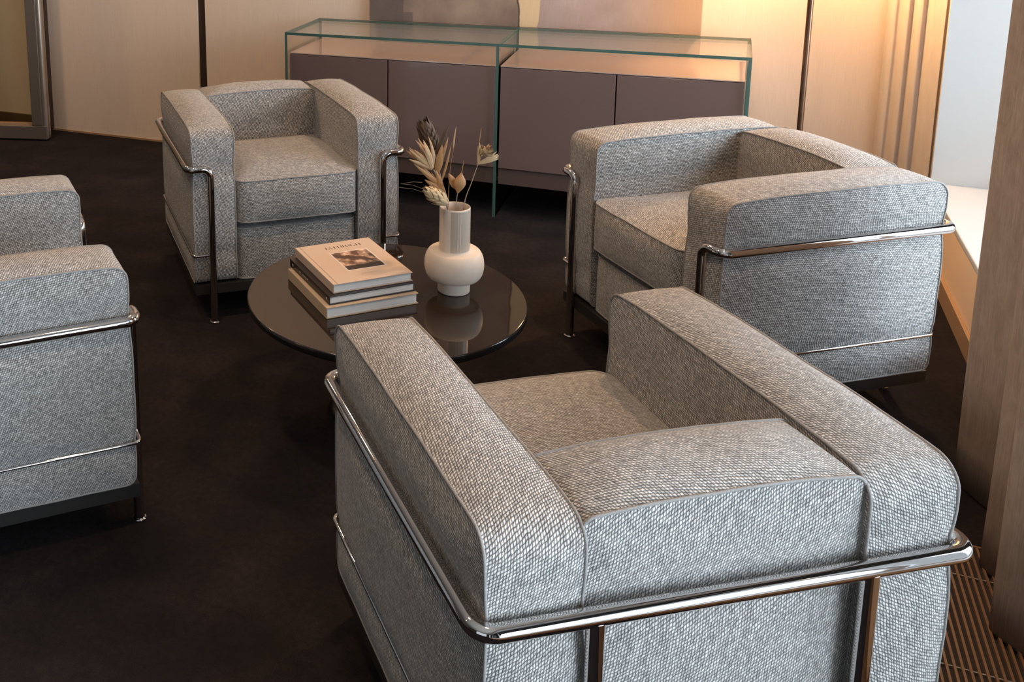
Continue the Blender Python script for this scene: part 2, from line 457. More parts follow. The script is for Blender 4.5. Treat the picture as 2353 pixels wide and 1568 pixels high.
def cushion(axis, lo, hi, rad, bulge_panel, bulge_band, pin=None, seed=0, ring=10, nb=9, wr=0.0016):
    """upholstered block: two sewn panels with normals +-axis joined by a boxing band.
    lo, hi: extents; rad: (r00, r10, r11, r01) profile corner radii; bulge_*: how far the stuffing swells"""
    ax = axis; bx, cx = [(1, 2), (2, 0), (0, 1)][ax]
    b0, b1, c0, c1 = lo[bx], hi[bx], lo[cx], hi[cx]
    prof = []
    def seg(p, q, n):
        for k in range(n): prof.append((p[0] + (q[0] - p[0]) * k / n, p[1] + (q[1] - p[1]) * k / n))
    def arc(cen, r, a0, n=7):
        for k in range(n): a = a0 + PI / 2 * k / n; prof.append((cen[0] + r * math.cos(a), cen[1] + r * math.sin(a)))
    r00, r10, r11, r01 = rad
    nseg = lambda L: max(10, int(L / .018))
    seg((b0 + r00, c0), (b1 - r10, c0), nseg(b1 - b0)); arc((b1 - r10, c0 + r10), r10, -PI / 2)
    seg((b1, c0 + r10), (b1, c1 - r11), nseg(c1 - c0)); arc((b1 - r11, c1 - r11), r11, 0)
    seg((b1 - r11, c1), (b0 + r01, c1), nseg(b1 - b0)); arc((b0 + r01, c1 - r01), r01, PI / 2)
    seg((b0, c1 - r01), (b0, c0 + r00), nseg(c1 - c0)); arc((b0 + r00, c0 + r00), r00, PI)
    n = len(prof)
    bm_, cm_ = (b0 + b1) / 2, (c0 + c1) / 2; hb, hc = (b1 - b0) / 2, (c1 - c0) / 2
    am, ha = (lo[ax] + hi[ax]) / 2, (hi[ax] - lo[ax]) / 2
    BB = bulge_band if isinstance(bulge_band, (tuple, list)) else (bulge_band,) * 4   # b-, b+, c-, c+
    BP = bulge_panel if isinstance(bulge_panel, (tuple, list)) else (bulge_panel,) * 2
    def place(s, b, c, t, crown):
        """s in -1..1 across, (b,c) profile point, t = 0 centre .. 1 seam, crown = band swelling"""
        P = [0, 0, 0]
        u, v = (b - bm_) / hb, (c - cm_) / hc
        P[bx], P[cx] = b, c
        zz = P[2] if ax != 2 else am + ha * s
        pf = 1.0
        if pin: pf = pin(zz)
        # panel swelling
        bp = BP[1] if s > 0 else BP[0]
        e = bp * (1 - t ** 2.6) * (math.copysign(1, s) if abs(s) > .999 else s) if t < 1 else 0
        P[ax] = am + ha * s + e * (pf if ax != 2 else 1)
        # the whole block arches a little along its length, the band swells between the seams
        ob = (BB[1] if u > 0 else -BB[0]) * (max(0.0, abs(u)) ** 4) * (1 - abs(v) ** 3)
        oc = (BB[3] if v > 0 else -BB[2]) * (max(0.0, abs(v)) ** 4) * (1 - abs(u) ** 3)
        kb = pf if bx != 2 else 1; kc = pf if cx != 2 else 1
        P[bx] += ob * (0.35 + 0.65 * crown) * kb; P[cx] += oc * (0.35 + 0.65 * crown) * kc
        # seam of an outward panel follows the swelling a little
        if ax == 0 and pin: P[0] += math.copysign(1, s) * abs(s) * bp * 0.25 * (pf - 1.0)
        q = Vector(P)
        w = noise.noise_vector(q * 9 + Vector((seed * 7.3, seed * 3.1, 0))) * wr + noise.noise_vector(q * 26 + Vector((seed, 0, 5))) * wr * .35
        return q + w
    mb = MB()
    # band
    L = [0.0]
    for k in range(n):
        p, q = prof[k], prof[(k + 1) % n]; L.append(L[-1] + math.hypot(q[0] - p[0], q[1] - p[1]))
    rows, uvs = [], []
    for j in range(nb + 1):
        s = -1 + 2 * j / nb
        cr = 1 - abs(s) ** 2.6
        rows.append([place(s, b, c, 1.0, cr) for b, c in prof])
        uvs.append([(L[k], am + ha * s) for k in range(n + 1)])
    mb.grid(rows, uvs, 0, True, True, False)
    # panels
    for s in (-1, 1):
        rows, uvs = [], []
        for r in range(ring + 1):
            t = 1 - (r / ring) ** 1.0 * 0.999
            t = 1 - (1 - t) ** 1.25
            pts = [(bm_ + (b - bm_) * t, cm_ + (c - cm_) * t) for b, c in prof]
            rows.append([place(s, b, c, t, 0.0) for b, c in pts])
            uvs.append([(p[0], p[1]) for p in pts] + [(pts[0][0], pts[0][1])])
        mb.grid(rows, uvs, 0, True, True, s > 0)
    seams = [[place(s, b, c, 1.0, 0.0) for b, c in prof] for s in (-1, 1)]
    return mb, seams

def mirror_mb(mb):
    o = MB(); o.v = [(-x, y, z) for x, y, z in mb.v]; o.f = [f[::-1] for f in mb.f]; o.uv = [u[::-1] for u in mb.uv]
    o.mi = list(mb.mi); o.sm = list(mb.sm); return o

def piping(seam, r=.0025):
    mb = MB(); mb.tube(seam, r, 7, True); return mb

def make_armchair():
    root = empty('armchair', (0, 0, 0))
    # --- upholstery
    mb, seams = cushion(0, (.212, -.319, .131), (.352, .316, .650), (.02, .02, .034, .026), (.006, .024), (.016, .017, .0, .024), pinch, 1, 12, 9)
    for sgn in (1, -1):
        mm = mb if sgn > 0 else mirror_mb(mb)
        a = mm.build('arm_cushion', M['fabric'], root)
        for sm in seams:
            piping([Vector((p.x * sgn, p.y, p.z)) for p in sm]).build('piping', M['piping'], a)
    def soft(name, *a, **k):
        mb, seams = cushion(*a, **k); o = mb.build(name, M['fabric'], root)
        for sm in seams: piping(sm).build('piping', M['piping'], o)
        return o
    # profile axes for axis 1 are (z, x): corner order (z0x0, z1x0, z1x1, z0x1)
    soft('back_cushion', 1, (-.212, .160, .131), (.212, .306, .650), (.02, .018, .018, .02), (.012, .020), (.0, .026, -.001, -.001), pinch, 2)
    soft('seat_cushion', 2, (-.211, -.330, .335), (.211, .158, .474), (.035, .035, .02, .02), (.006, .034), (.0, .0, .018, .0), None, 3)
    soft('base_cushion', 2, (-.211, -.312, .131), (.211, .150, .305), (.03, .03, .02, .02), (.0, .014), (.0, .0, .014, .0), None, 4)
    # --- tubular frame
    zr, w, d, r = .530, .3675, .336, .0125
    t = MB()
    t.tube(fillet([(-.294, -d, .42), (-.294, -d, zr), (-w, -d, zr), (-w, d, zr), (w, d, zr), (w, -d, zr), (.294, -d, zr), (.294, -d, .42)], .028, 10), r, 18)
    t.build('top_rail', M['chrome'], root)
    for x, y, h in ((-.294, -d, .4205), (.294, -d, .4205), (-.2044, d, zr - .004), (.2044, d, zr - .004)):
        l = MB(); l.tube([(x, y, .004), (x, y, h)], r, 18)
        lo = l.build('leg', M['chrome'], root)
        f = MB(); f.lathe([(0, 0), (.0165, 0), (.0170, .002), (.0165, .005), (.0128, .006), (0, .006)], 20, center=(x, y, 0)); f.build('glide', M['chrome'], lo)
    t = MB()
    t.tube(fillet([(-.286, -.334, .234), (-.3575, -.334, .234), (-.3575, .3205, .234), (.3575, .3205, .234), (.3575, -.334, .234), (.286, -.334, .234)], .016, 8), .0046, 10)
    t.build('retaining_rod', M['chrome'], root)
    t = MB()
    for x0, x1, y0, y1 in ((-.351, .351, -.328, -.324), (-.351, .351, .313, .317), (-.351, -.347, -.324, .313), (.347, .351, -.324, .313)):
        t.box(x0, x1, y0, y1, .096, .1275)
    t.box(-.347, .347, -.324, .313, .1235, .1275)
    t.build('base_frame', M['steel_bar'], root)
    return root

CH = [('grey woven armchair in the foreground seen from behind', -.144, 1.612, -142.68),
      ('grey woven armchair beside the window wall, its side lit by daylight', .063, 3.091, -51.58),
      ('grey woven armchair by the glass sideboard facing the room', -1.438, 3.200, 38.66),
      ('grey woven armchair cut off by the left edge of the photo', -1.599, 1.742, 135.08)]
proto = make_armchair()
for i, (lab, x, y, a) in enumerate(CH):
    o = proto if i == 0 else copy_tree(proto)
    o.location = (x, y, 0); o.rotation_euler = (0, 0, math.radians(a))
    tag(o, lab, 'armchair', 'tubular steel armchairs around the low table')

# ------------------------------------------------------------------ low table
TX, TY, TZ, TR = -.778, 2.449, .345, .370
t_ = tag(empty('coffee_table', (TX, TY, 0)), 'low round coffee table with a glossy black glass top between the armchairs', 'table')
b_ = MB(); e = .003
b_.lathe([(0, TZ), (TR - e, TZ)], 128)
b_.lathe([(TR - e, TZ), (TR - e * .3, TZ - e * .3), (TR, TZ - e), (TR, TZ - .018), (TR - e, TZ - .021), (0, TZ - .021)], 128, 1)
b_.build('table_top', [M['table_glass'], M['table_edge']], t_)
b_ = MB(); b_.lathe([(0, TZ - .022), (.20, TZ - .022), (.20, TZ - .028), (.028, TZ - .034), (.028, .03), (0, .03)], 48); b_.build('column', M['black_metal'], t_)
b_ = MB(); b_.lathe([(0, .030), (.04, .029), (.135, .014), (.145, .008), (.145, 0), (0, 0)], 64); b_.build('base_plate', M['black_metal'], t_)

# ------------------------------------------------------------------ books
def text_mesh(txt, size, mat, parent, loc, rot, sx=1.0, shear=0.0, ext=.00015, name='lettering'):
    cu = bpy.data.curves.new(name, 'FONT'); cu.body = txt; cu.size = size; cu.extrude = ext; cu.align_x = 'CENTER'; cu.align_y = 'CENTER'
    cu.resolution_u = 3; cu.shear = shear; cu.space_character = 1.12
    o = bpy.data.objects.new(name, cu); COL.objects.link(o)
    dg = bpy.context.evaluated_depsgraph_get(); dg.update()
    me = bpy.data.meshes.new_from_object(o.evaluated_get(dg)); bpy.data.objects.remove(o, do_unlink=True)
    mo = bpy.data.objects.new(name, me); COL.objects.link(mo); me.materials.clear(); me.materials.append(mat)
    mo.parent = parent; mo.location = loc; mo.rotation_euler = rot; mo.scale = (sx, 1, 1)
    return mo

def page_mat():
    m, nt, b, out = new_mat('page_block'); N = NT(nt)
    tc = N.n('ShaderNodeTexCoord'); mp = N.n('ShaderNodeMapping'); mp.inputs['Scale'].default_value = (3, 3, 1800); N.l(tc.outputs['Object'], mp.inputs[0])
    nz = N.noise(mp.outputs[0], 1.0, 2)
    N.l(N.ramp(nz.outputs['Fac'], [(0.3, (0.55, 0.54, 0.52)), (0.7, (0.86, 0.85, 0.82))]), b.inputs['Base Color'])
    b.inputs['Roughness'].default_value = 0.8
    return m
M['pages'] = page_mat()
M['cover_cream'] = simple('cream_cloth_cover', lin((190, 168, 150)), 0.5, bump=(1500, .2, .0003))
M['cover_black'] = simple('black_glossy_jacket', lin((34, 28, 28)), 0.3)
M['cover_sand'] = simple('sand_coloured_cover', lin((178, 156, 130)), 0.55)
M['cover_white'] = simple('white_cover_edge', lin((214, 205, 198)), 0.5)
M['ink'] = simple('dark_brown_ink', lin((60, 46, 38)), 0.5)
M['ink_pale'] = simple('pale_ink', lin((190, 175, 160)), 0.5)
M['ink_grey'] = simple('grey_ink', lin((130, 108, 92)), 0.5)

# sepia photograph of the cover: soft folds of light and dark cloth
m, nt, b, out = new_mat('sepia_photograph'); N = NT(nt)
uv = N.n('ShaderNodeTexCoord').outputs['UV']; sp = N.n('ShaderNodeSeparateXYZ'); N.l(uv, sp.inputs[0])
X_, Y_ = sp.outputs[0], sp.outputs[1]
wv = N.noise(uv, 3.2, 2)
# arm-like diagonal band
cen = N.math('ADD', N.math('MULTIPLY_ADD', X_, -0.55, 0.86), N.math('MULTIPLY', N.math('SUBTRACT', wv.outputs['Fac'], .5), .35))
bandd = N.math('ABSOLUTE', N.math('SUBTRACT', Y_, cen))
arm = N.ramp(bandd, [(0.09, (1, 1, 1)), (0.15, (0, 0, 0))])
low = N.ramp(Y_, [(0.20, (1, 1, 1)), (0.25, (0, 0, 0))])
bright = N.ramp(N.noise(uv, 4.0, 3).outputs['Fac'], [(0.38, lin((92, 66, 52))), (0.50, lin((160, 128, 108))), (0.60, lin((214, 184, 160)))])
c1 = N.mixc(arm, bright, lin((78, 54, 44)))
rgt = N.ramp(N.math('ADD', X_, N.math('MULTIPLY', Y_, -.35)), [(0.55, (0, 0, 0)), (0.62, (1, 1, 1))])
c2 = N.mixc(N.math('MULTIPLY', rgt, .75), c1, N.ramp(N.noise(uv, 5.5, 3).outputs['Fac'], [(.44, lin((46, 34, 30))), (.60, lin((170, 140, 120)))]))
c3 = N.mixc(low, c2, lin((48, 36, 32)))
N.l(c3, b.inputs['Base Color']); b.inputs['Roughness'].default_value = 0.35
M['photo'] = m

def book(name, z0, z1, x, y, ang, w, L, cover, pages, label, spine_mat=None, square=True, ct=.0025):
    """origin at the corner nearest the camera; local x = short edge, local y = spine edge; spine at x = 0"""
    root = empty(name, (x, y, z0), ang); h = z1 - z0
    tag(root, label, 'book', 'books stacked on the low table')
    c = MB()
    c.box(0, w, 0, L, 0, ct); c.box(0, w, 0, L, h - ct, h); c.box(0, ct, 0, L, ct, h - ct)
    c.build('cover', cover, root, bevel=.0007)
    p = MB(); p.box(ct, w - .004, .004, L - .004, ct, h - ct); p.build('page_block', pages, root)
    return root, h
e2 = .0004
def marks_on_spine(bk, marks, zc, hh):
    c_ = MB()
    for y, w in marks: c_.box(-.00025, 0, y - w / 2 - .0004, y + w / 2 - .0004, zc - hh / 2, zc + hh / 2)
    c_.build('spine_lettering', M['ink_pale'], bk)
bk, h = book('book', .3455, .3755, -.866, 2.246, .770, .261, .273, M['cover_sand'], M['pages'], 'thick sand-coloured art book, lowest of the stack on the round table')
bk, h = book('book', .3760, .3990, -.865, 2.264, .777, .246, .274, M['cover_black'], M['pages'], 'black-jacketed book in the middle of the stack on the round table')
marks_on_spine(bk, [(.205, .002), (.200, .003), (.196, .002), (.180, .003), (.175, .002), (.170, .003), (.165, .002), (.160, .003), (.155, .002), (.150, .002), (.146, .003)], .0115, .0042)
for yy, rr in ((.018, .0035), (.252, .004)):
    c_ = MB(); c_.lathe([(0, 0), (rr, 0), (rr, .0003), (0, .0003)], 16)
    c_.v = [(-vz - .0001, vy + yy, vx + .0115) for vx, vy, vz in c_.v]
    c_.build('spine_emblem', M['ink_pale'], bk)
bk, h = book('book', .3993, .4243, -.862, 2.285, .768, .227, .270, M['cover_cream'], M['pages'], 'cream cloth-bound book with a sepia photograph on its cover, topmost of the stack')
c_ = MB(); c_.box(.012, .0135, 0.001, .269, h - .0002, h + .0002); c_.build('hinge_groove', M['ink_grey'], bk)
c_ = MB(); c_.box(.072, .186, .068, .196, h, h + .0003); c_.build('photo_border', M['cover_white'], bk)
c_ = MB(); i = [c_.vert(p) for p in ((.0755, .0715, h + .0005), (.1825, .0715, h + .0005), (.1825, .1925, h + .0005), (.0755, .1925, h + .0005))]
c_.face(i, [(0, 0), (1, 0), (1, 1), (0, 1)])
c_.build('cover_photo', M['photo'], bk)
lt = MB(); X0, X1, YT, HT = .079, .181, .2245, .0150
def bar(u0, v0, u1, v1, w):
    p = Vector((X0 + (X1 - X0) * u0, YT + HT * v0, 0)); q = Vector((X0 + (X1 - X0) * u1, YT + HT * v1, 0))
    n_ = (q - p).normalized().cross(Vector((0, 0, 1))) * w * .5
    i = [lt.vert((r_.x, r_.y, h + .0003)) for r_ in (p - n_, p + n_, q + n_, q - n_)]; lt.face(i)
# cut-out display capitals: heavy stems, hair-thin joins left out
bar(.00, .12, .00, .95, .0026); bar(-.035, .05, .004, .20, .0022); bar(.055, .0, .085, .42, .0018); bar(.10, .98, .17, .0, .0016)
bar(.24, 0, .24, 1, .0030); bar(.355, 0, .355, 1, .0030); bar(.455, 0, .455, 1, .0024); bar(.515, .0, .515, .62, .0028); bar(.500, .62, .520, .98, .0020)
for c_u, sgn in ((.635, -1), (.635, 1), (.775, -1)):
    for k in range(6):
        a0, a1 = -1.0 + k / 3, -1.0 + (k + 1) / 3
        bar(c_u + sgn * .045 * math.cos(a0), .5 + .5 * math.sin(a0), c_u + sgn * .045 * math.cos(a1), .5 + .5 * math.sin(a1), .0026 if sgn < 0 else .0020)
bar(.79, .98, .815, .90, .0016); bar(.825, .05, .825, .42, .0028); bar(.90, 0, .90, 1, .0030); bar(1.0, 0, 1.0, 1, .0030)
lt.build('title_lettering', M['ink'], bk)
lt = MB(); X0, X1, YT, HT = .098, .150, .0395, .0014
for k in range(16): bar(k / 16, .5, k / 16 + (.035 if k % 3 else .05), .5, .0011)
lt.build('subtitle_lettering', M['ink_grey'], bk)

# ------------------------------------------------------------------ vase
RZ = math.radians(27)
VX, VY = -.615, 2.547
M['ceramic'] = simple('matt_beige_ceramic', lin((202, 187, 172)), 0.55, bump=(260, .12, .0006), var=(40, .10))
M['glaze'] = simple('grey_beige_glaze', lin((172, 158, 144)), 0.35)
v_ = tag(empty('vase', (VX, VY, .345), RZ), 'beige ceramic vase with a round belly and tall neck on the table', 'vase')
prof = [(0, .002), (.038, 0), (.0415, .001), (.0425, .003), (.0428, .030), (.0440, .036)]
for k in range(0, 25):
    a = -1.02 + (k / 24) * 2.10
    prof.append((.0425 + (.0785 - .0425) * (max(0, math.cos(a)) ** .62), .0785 + .0440 * math.sin(a)))
prof += [(.0408, .1190), (.0402, .1225), (.0402, .236), (.0396, .2385), (.0380, .2390), (.0368, .2375), (.0362, .20), (.0362, .125), (.060, .10), (.06, .05), (.0, .03)]
b_ = MB(); b_.lathe(prof, 72); b_.build('body', M['ceramic'], v_)
b_ = MB()
rows = []
for k in range(25):
    a = math.radians(-118 + 118 * k / 24)
    rows.append([(.0406 * math.cos(a), .0406 * math.sin(a), z) for z in (.1215, .124, .18, .2352)])
b_.grid(rows); b_.build('glaze_panel', M['glaze'], v_)
for a0 in (-92, -82):
    a = math.radians(a0); b_ = MB()
    b_.tube([(.0405 * math.cos(a), .0405 * math.sin(a), z) for z in (.123, .15, .19, .225, .234)], [.0006, .0012, .0012, .0009, .0003], 8)
    b_.build('glaze_ridge', M['ceramic'], v_)

# ------------------------------------------------------------------ dried flowers (local frame of the vase: x right, y away, z up)
M['dry_stem'] = simple('dry_stem', lin((150, 128, 110)), 0.8, var=(90, .4))
M['dry_pale'] = simple('dry_straw_bract', lin((168, 136, 98)), 0.7, var=(120, .5))
M['dry_cream'] = simple('dry_cream_bract', lin((182, 156, 118)), 0.7, var=(120, .4))
M['dry_dark'] = simple('dry_dark_bract', lin((78, 56, 36)), 0.7, var=(120, .7))
M['dry_pod'] = simple('dry_golden_pod', lin((160, 118, 74)), 0.6, var=(80, .4))
rnd = random.Random(5)

def blade(mb, base, tip, width, normal, curl=.15, cup=.35, n=8, shape=1.0):
    base, tip, normal = Vector(base), Vector(tip), Vector(normal)
    d = tip - base; L = d.length; d.normalize()
    nn = (normal - d * normal.dot(d)).normalized(); side = d.cross(nn)
    rows_t, rows_b = [], []
    for i in range(n + 1):
        t = i / n
        w = width * (math.sin(PI * min(1, t * .94 + .06) ** (.75 * shape)) ** .8) * .5 + .0002
        c = base + d * (L * t) + nn * (curl * L * math.sin(PI * t * .9))
        row = []
        for k in (-1, -.5, 0, .5, 1):
            row.append(c + side * (w * k) + nn * (-cup * w * k * k))
        rows_t.append(row); rows_b.append([p - nn * .0004 for p in row])
    mb.grid(rows_t, None, 0, True, False, False); mb.grid(rows_b, None, 0, True, False, True)

def head(mb, base, tip, R, n, openness=.15, wid=.014, length=.45, tipcurl=.1):
    base, tip = Vector(base), Vector(tip); ax = tip - base; L = ax.length; ax.normalize()
    e1 = ax.orthogonal().normalized(); e2_ = ax.cross(e1)
    for i in range(n):
        f = i / (n - 1); a = i * 2.39996
        rr = lambda t: R * (math.sin(PI * min(1, .14 + t * .80)) ** .75)
        t0 = f * .62; t1 = min(1.06, t0 + length)
        o = e1 * math.cos(a) + e2_ * math.sin(a)
        p0 = base + ax * (L * t0) + o * rr(t0) * .66
        p1 = base + ax * (L * t1) + o * (rr(t1) * .9 + openness * R * (1 - f * .5) + rnd.uniform(-.1, .1) * R)
        blade(mb, p0, p1, wid * rnd.uniform(.8, 1.2), o, tipcurl, .4, 6)

def flower(label, loc=(VX, VY, .345)):
    r = empty('dried_flower', (loc[0], loc[1], loc[2]), RZ)
    return tag(r, label, 'dried flower', 'dried flowers in the vase')
def stem(root, pts, r0, r1, mat='dry_stem'):
    # smooth the polyline
    P = [Vector(p) for p in pts]; out = []
    for i in range(len(P) - 1):
        a, b, c, d = P[max(i - 1, 0)], P[i], P[i + 1], P[min(i + 2, len(P) - 1)]
        for k in range(6):
            t = k / 6
            out.append(.5 * ((2 * b) + (c - a) * t + (2 * a - 5 * b + 4 * c - d) * t * t + (3 * b - a - 3 * c + d) * t ** 3))
    out.append(P[-1]); n = len(out)
    m_ = MB(); m_.tube(out, [r0 + (r1 - r0) * i / (n - 1) for i in range(n)], 8)
    return m_.build('stem', M[mat], root)
def ax_(u, v, y=0.0):   # helper for local positions (centimetres to the right, above the table, away)
    return Vector((u * .01, y * .01, v * .01))

# dark protea
f = flower('tall dried protea with a dark brown head, highest in the vase')
stem(f, [ax_(-.8, 8, .8), ax_(-1.3, 22.5, 1.6), ax_(-3.4, 31, 2.6), ax_(-5.3, 39, 3.6)], .0024, .0019)
mb = MB(); head(mb, ax_(-5.0, 38.2, 3.6), ax_(-8.6, 48.0, 4.4), .0235, 70, .20, .0125, .30, .10); mb.build('flower_head', M['dry_dark'], f)
mb = MB()
for t in ((-1.9, 46.5), (-3.1, 44.5), (-2.4, 41.5)): blade(mb, ax_(-5.0, 38, 1.4), ax_(t[0], t[1], .6), .009, (0, -1, 0), .1)
mb.build('leaves', M['dry_dark'], f)
mb = MB()
for a, t, w in (((-4.4, 34.5), (-2.0, 43.0), .010), ((-3.6, 30), (-1.2, 41.2), .006), ((-4.6, 33.0), (-3.6, 41), .020)): blade(mb, ax_(*a, 1.2), ax_(*t, .6), w, (0, -1, 0), .08)
mb.build('leaves', M['dry_pod'], f)
# open straw coloured protea leaning left
f = flower('open straw-coloured dried protea with long pointed bracts leaning left')
stem(f, [ax_(-1.2, 8, 0), ax_(-2.0, 22.5, -.3), ax_(-4.2, 30, -.6), ax_(-6.0, 34.5, -.8)], .0022, .0017)
mb = MB()
B0 = ax_(-5.9, 34.3, -.8)
for i in range(26):
    a = rnd.uniform(-.55, .40); ln = rnd.uniform(.060, .095); dy = rnd.uniform(-.32, .32)
    d = Vector((math.sin(a - .55), dy, math.cos(a - .55))).normalized()
    blade(mb, B0 + d * .006, B0 + d * ln, rnd.uniform(.009, .015), Vector((0, -1, .2)) + d.orthogonal() * .4, rnd.uniform(-.02, .16), .6)
mb.build('flower_head', M['dry_pale'], f)
mb = MB()
for a, t, w in (((-4.0, 30), (-11.5, 36.6), .012), ((-3.8, 29.5), (-9.6, 34.5), .012), ((-3.6, 28.5), (-8.4, 31.8), .014), ((-3.4, 28.3), (-5.6, 34.6), .014), ((-3.2, 27.6), (-6.4, 33.4), .010), ((-3.9, 29.5), (-12.2, 38.8), .009)):
    blade(mb, ax_(*a, -.5), ax_(*t, rnd.uniform(-2, 1)), w, (0, -1, 0), .08, .4)
mb.build('leaves', M['dry_pod'], f)
# cream bud low on the left
f = flower('cream dried protea bud hanging low over the left of the vase rim')
stem(f, [ax_(-1.4, 8, -1), ax_(-2.2, 22.6, -2.0), ax_(-3.2, 26.0, -3.4)], .0020, .0016)
mb = MB(); head(mb, ax_(-2.9, 26.0, -3.4), ax_(-9.4, 30.8, -5.0), .0225, 44, .10, .017, .42, .06); mb.build('flower_head', M['dry_cream'], f)
for pts in ([ax_(-9.2, 30.0, -3), ax_(-12.0, 31.2, -3.2), ax_(-15.0, 31.6, -3)], [ax_(-9.0, 29.0, -3), ax_(-12.0, 30.2, -3.4), ax_(-15.5, 30.6, -3)], [ax_(-9.4, 31.8, -3), ax_(-12.0, 32.2, -3.6), ax_(-14.4, 31.8, -3.4)]):
    w_ = MB(); w_.tube(pts, .0004, 6); w_.build('whisker', M['dry_stem'], f)
# golden pod
f = flower('golden dried seed pod with a long pointed tip in the middle of the vase')
stem(f, [ax_(-.3, 8, -.6), ax_(-.1, 23.5, -1.2), ax_(.3, 28.4, -1.4)], .0012, .0010)
mb = MB()
prof = []
P0 = ax_(.3, 28.0, -1.4); P1 = ax_(1.7, 37.0, -1.6); dd = (P1 - P0); LL = dd.length; dd.normalize(); e1 = Vector((0, -1, 0)); e2_ = dd.cross(e1).normalized(); e1 = e2_.cross(dd)
rows = []
for i in range(15):
    t = i / 14; r_ = .0006 + .0150 * (math.sin(PI * min(1, t / .62)) ** 1.2 if t < .62 else 0) + .0016 * (1 - t)
    rows.append([P0 + dd * (LL * t) + (e2_ * math.cos(k * PI / 6) * r_ + e1 * math.sin(k * PI / 6) * r_ * .6) for k in range(12)])
mb.grid(rows, None, 0, True, True, True)
mb.build('seed_pod', M['dry_pod'], f)
mb = MB(); blade(mb, ax_(.2, 29, -.6), ax_(-2.0, 33.2, -.2), .020, (0, -1, 0), .1, .5); mb.build('leaves', M['dry_pod'], f)
# ruffled flower on the right
f = flower('ruffled cream dried flower on a thin stem leaning right')
stem(f, [ax_(1.4, 8, .2), ax_(2.5, 23.6, .6), ax_(4.4, 30, .8), ax_(6.2, 35.4, 1.0)], .0016, .0010)
mb = MB(); C0 = ax_(8.2, 38.6, 1.0)
for i in range(34):
    d = Vector((rnd.uniform(-1, 1), rnd.uniform(-1, 1), rnd.uniform(-.7, 1))).normalized()
    blade(mb, C0 + d * .002 - Vector((.006, 0, .008)), C0 + Vector((d.x * .023, d.y * .018, d.z * .021)), rnd.uniform(.010, .017), d.orthogonal(), rnd.uniform(.1, .35), .5, 6)
for i in range(7):
    a = rnd.uniform(-.7, .7); blade(mb, ax_(6.2, 35.2, 1), ax_(8.0 + 3.6 * math.cos(a), 37.0 + 2.6 * math.sin(a), 1), .007, (0, -1, .3), .15, .4, 6)
mb.build('flower_head', M['dry_cream'], f)
mb = MB()
for a, t, w in (((6.2, 35), (6.3, 41.2), .010), ((6.2, 35.4), (5.9, 40.2), .008)): blade(mb, ax_(*a, .8), ax_(*t, .8), w, (.3, -1, 0), .06)
mb.build('leaves', M['dry_pale'], f)
w_ = MB(); w_.tube([ax_(6.2, 40.6, .8), ax_(6.5, 43.2, .8), ax_(6.7, 45.0, .8)], [.0007, .0012, .0004], 6); w_.build('twig', M['dry_pod'], f)
# grass blade
f = flower('thin dried grass stalk rising upright between the flowers')
stem(f, [ax_(-.4, 8, 1.6), ax_(-1.3, 24, 2.0), ax_(-1.0, 33, 2.2), ax_(-.1, 39.5, 2.3)], .0009, .0007, 'dry_pod')
mb = MB(); blade(mb, ax_(-.2, 39.3, 2.3), ax_(.5, 45.2, 2.3), .0045, (0, -1, 0), -.06, .3); mb.build('leaves', M['dry_pale'], f)

# ------------------------------------------------------------------ sideboard in a glass case
s_ = tag(empty('sideboard', (-.839, 4.31, 0)), 'long low mauve-brown sideboard standing inside a clear glass case along the back wall', 'sideboard')
def slab(name, x0, x1, y0, y1, z0, z1, thin):
    b_ = MB(); b_.box(x0, x1, y0, y1, z0, z1)
    # faces order: bottom, top, front(-y), right(+x), back, left
    fl = {'z': (0, 1), 'x': (3, 5), 'y': (2, 4)}[thin]
    b_.mi = [0 if i in fl else 1 for i in range(6)]
    return b_.build(name, [M['glass'], M['glass_edge']], s_)
G0, G1, GY0, GY1, GT = -.931, .931, -.212, .214, .742   # local
th = .012
slab('glass_top', G0, .012, GY0, GY1, GT - th, GT, 'z'); slab('glass_top', .0128, G1, GY0, GY1, GT - th, GT, 'z')
for x in (G0, .006, G1 - th): slab('glass_side_panel', x, x + th, GY0, GY1, 0, GT - th - .0004, 'x')
for k, (x0, x1) in enumerate(((G0 + th + .004, .002), (.022, G1 - th - .005))):
    b_ = MB(); b_.box(x0, x1, -.176, .190, .140, .644); b_.box(x0, x1, -.196, .192, .644, .648, 1)
    b_.build('cabinet_body', [M['dark_inside'], M['lacquer_top']], s_)
    b_ = MB(); b_.box(x0, x1, -.186, -.176, .140, .209); b_.build('plinth_panel', M['lacquer_plinth'], s_)
    xm = (x0 + x1) / 2
    for a, c in ((x0 + .001, xm - .0025), (xm + .0025, x1 - .001)):
        b_ = MB(); b_.box(a, c, -.196, -.1765, .212, .641); b_.build('door', M['lacquer'], s_, bevel=.001)

# ------------------------------------------------------------------ painting
m, nt, b, out = new_mat('abstract_canvas'); N = NT(nt)
tc = N.n('ShaderNodeTexCoord'); sp = N.n('ShaderNodeSeparateXYZ'); N.l(tc.outputs['Object'], sp.inputs[0])
X_, Z_ = sp.outputs[0], sp.outputs[2]
n1 = N.noise(tc.outputs['Object'], 3.5, 5, .65); n2 = N.noise(tc.outputs['Object'], 14, 3); n3 = N.noise(tc.outputs['Object'], 1.6, 2)
mpw = N.n('ShaderNodeMapping'); mpw.inputs['Scale'].default_value = (350, 1, 12); N.l(tc.outputs['Object'], mpw.inputs[0]); wv = N.noise(mpw.outputs[0], 1, 2)
def step(v, e, w=.004): return N.math('SMOOTH_MIN', 1.0, N.math('MAXIMUM', N.math('DIVIDE', N.math('SUBTRACT', v, e), w), 0.0), .001)
wob = N.math('MULTIPLY', N.math('SUBTRACT', n1.outputs['Fac'], .5), .10)
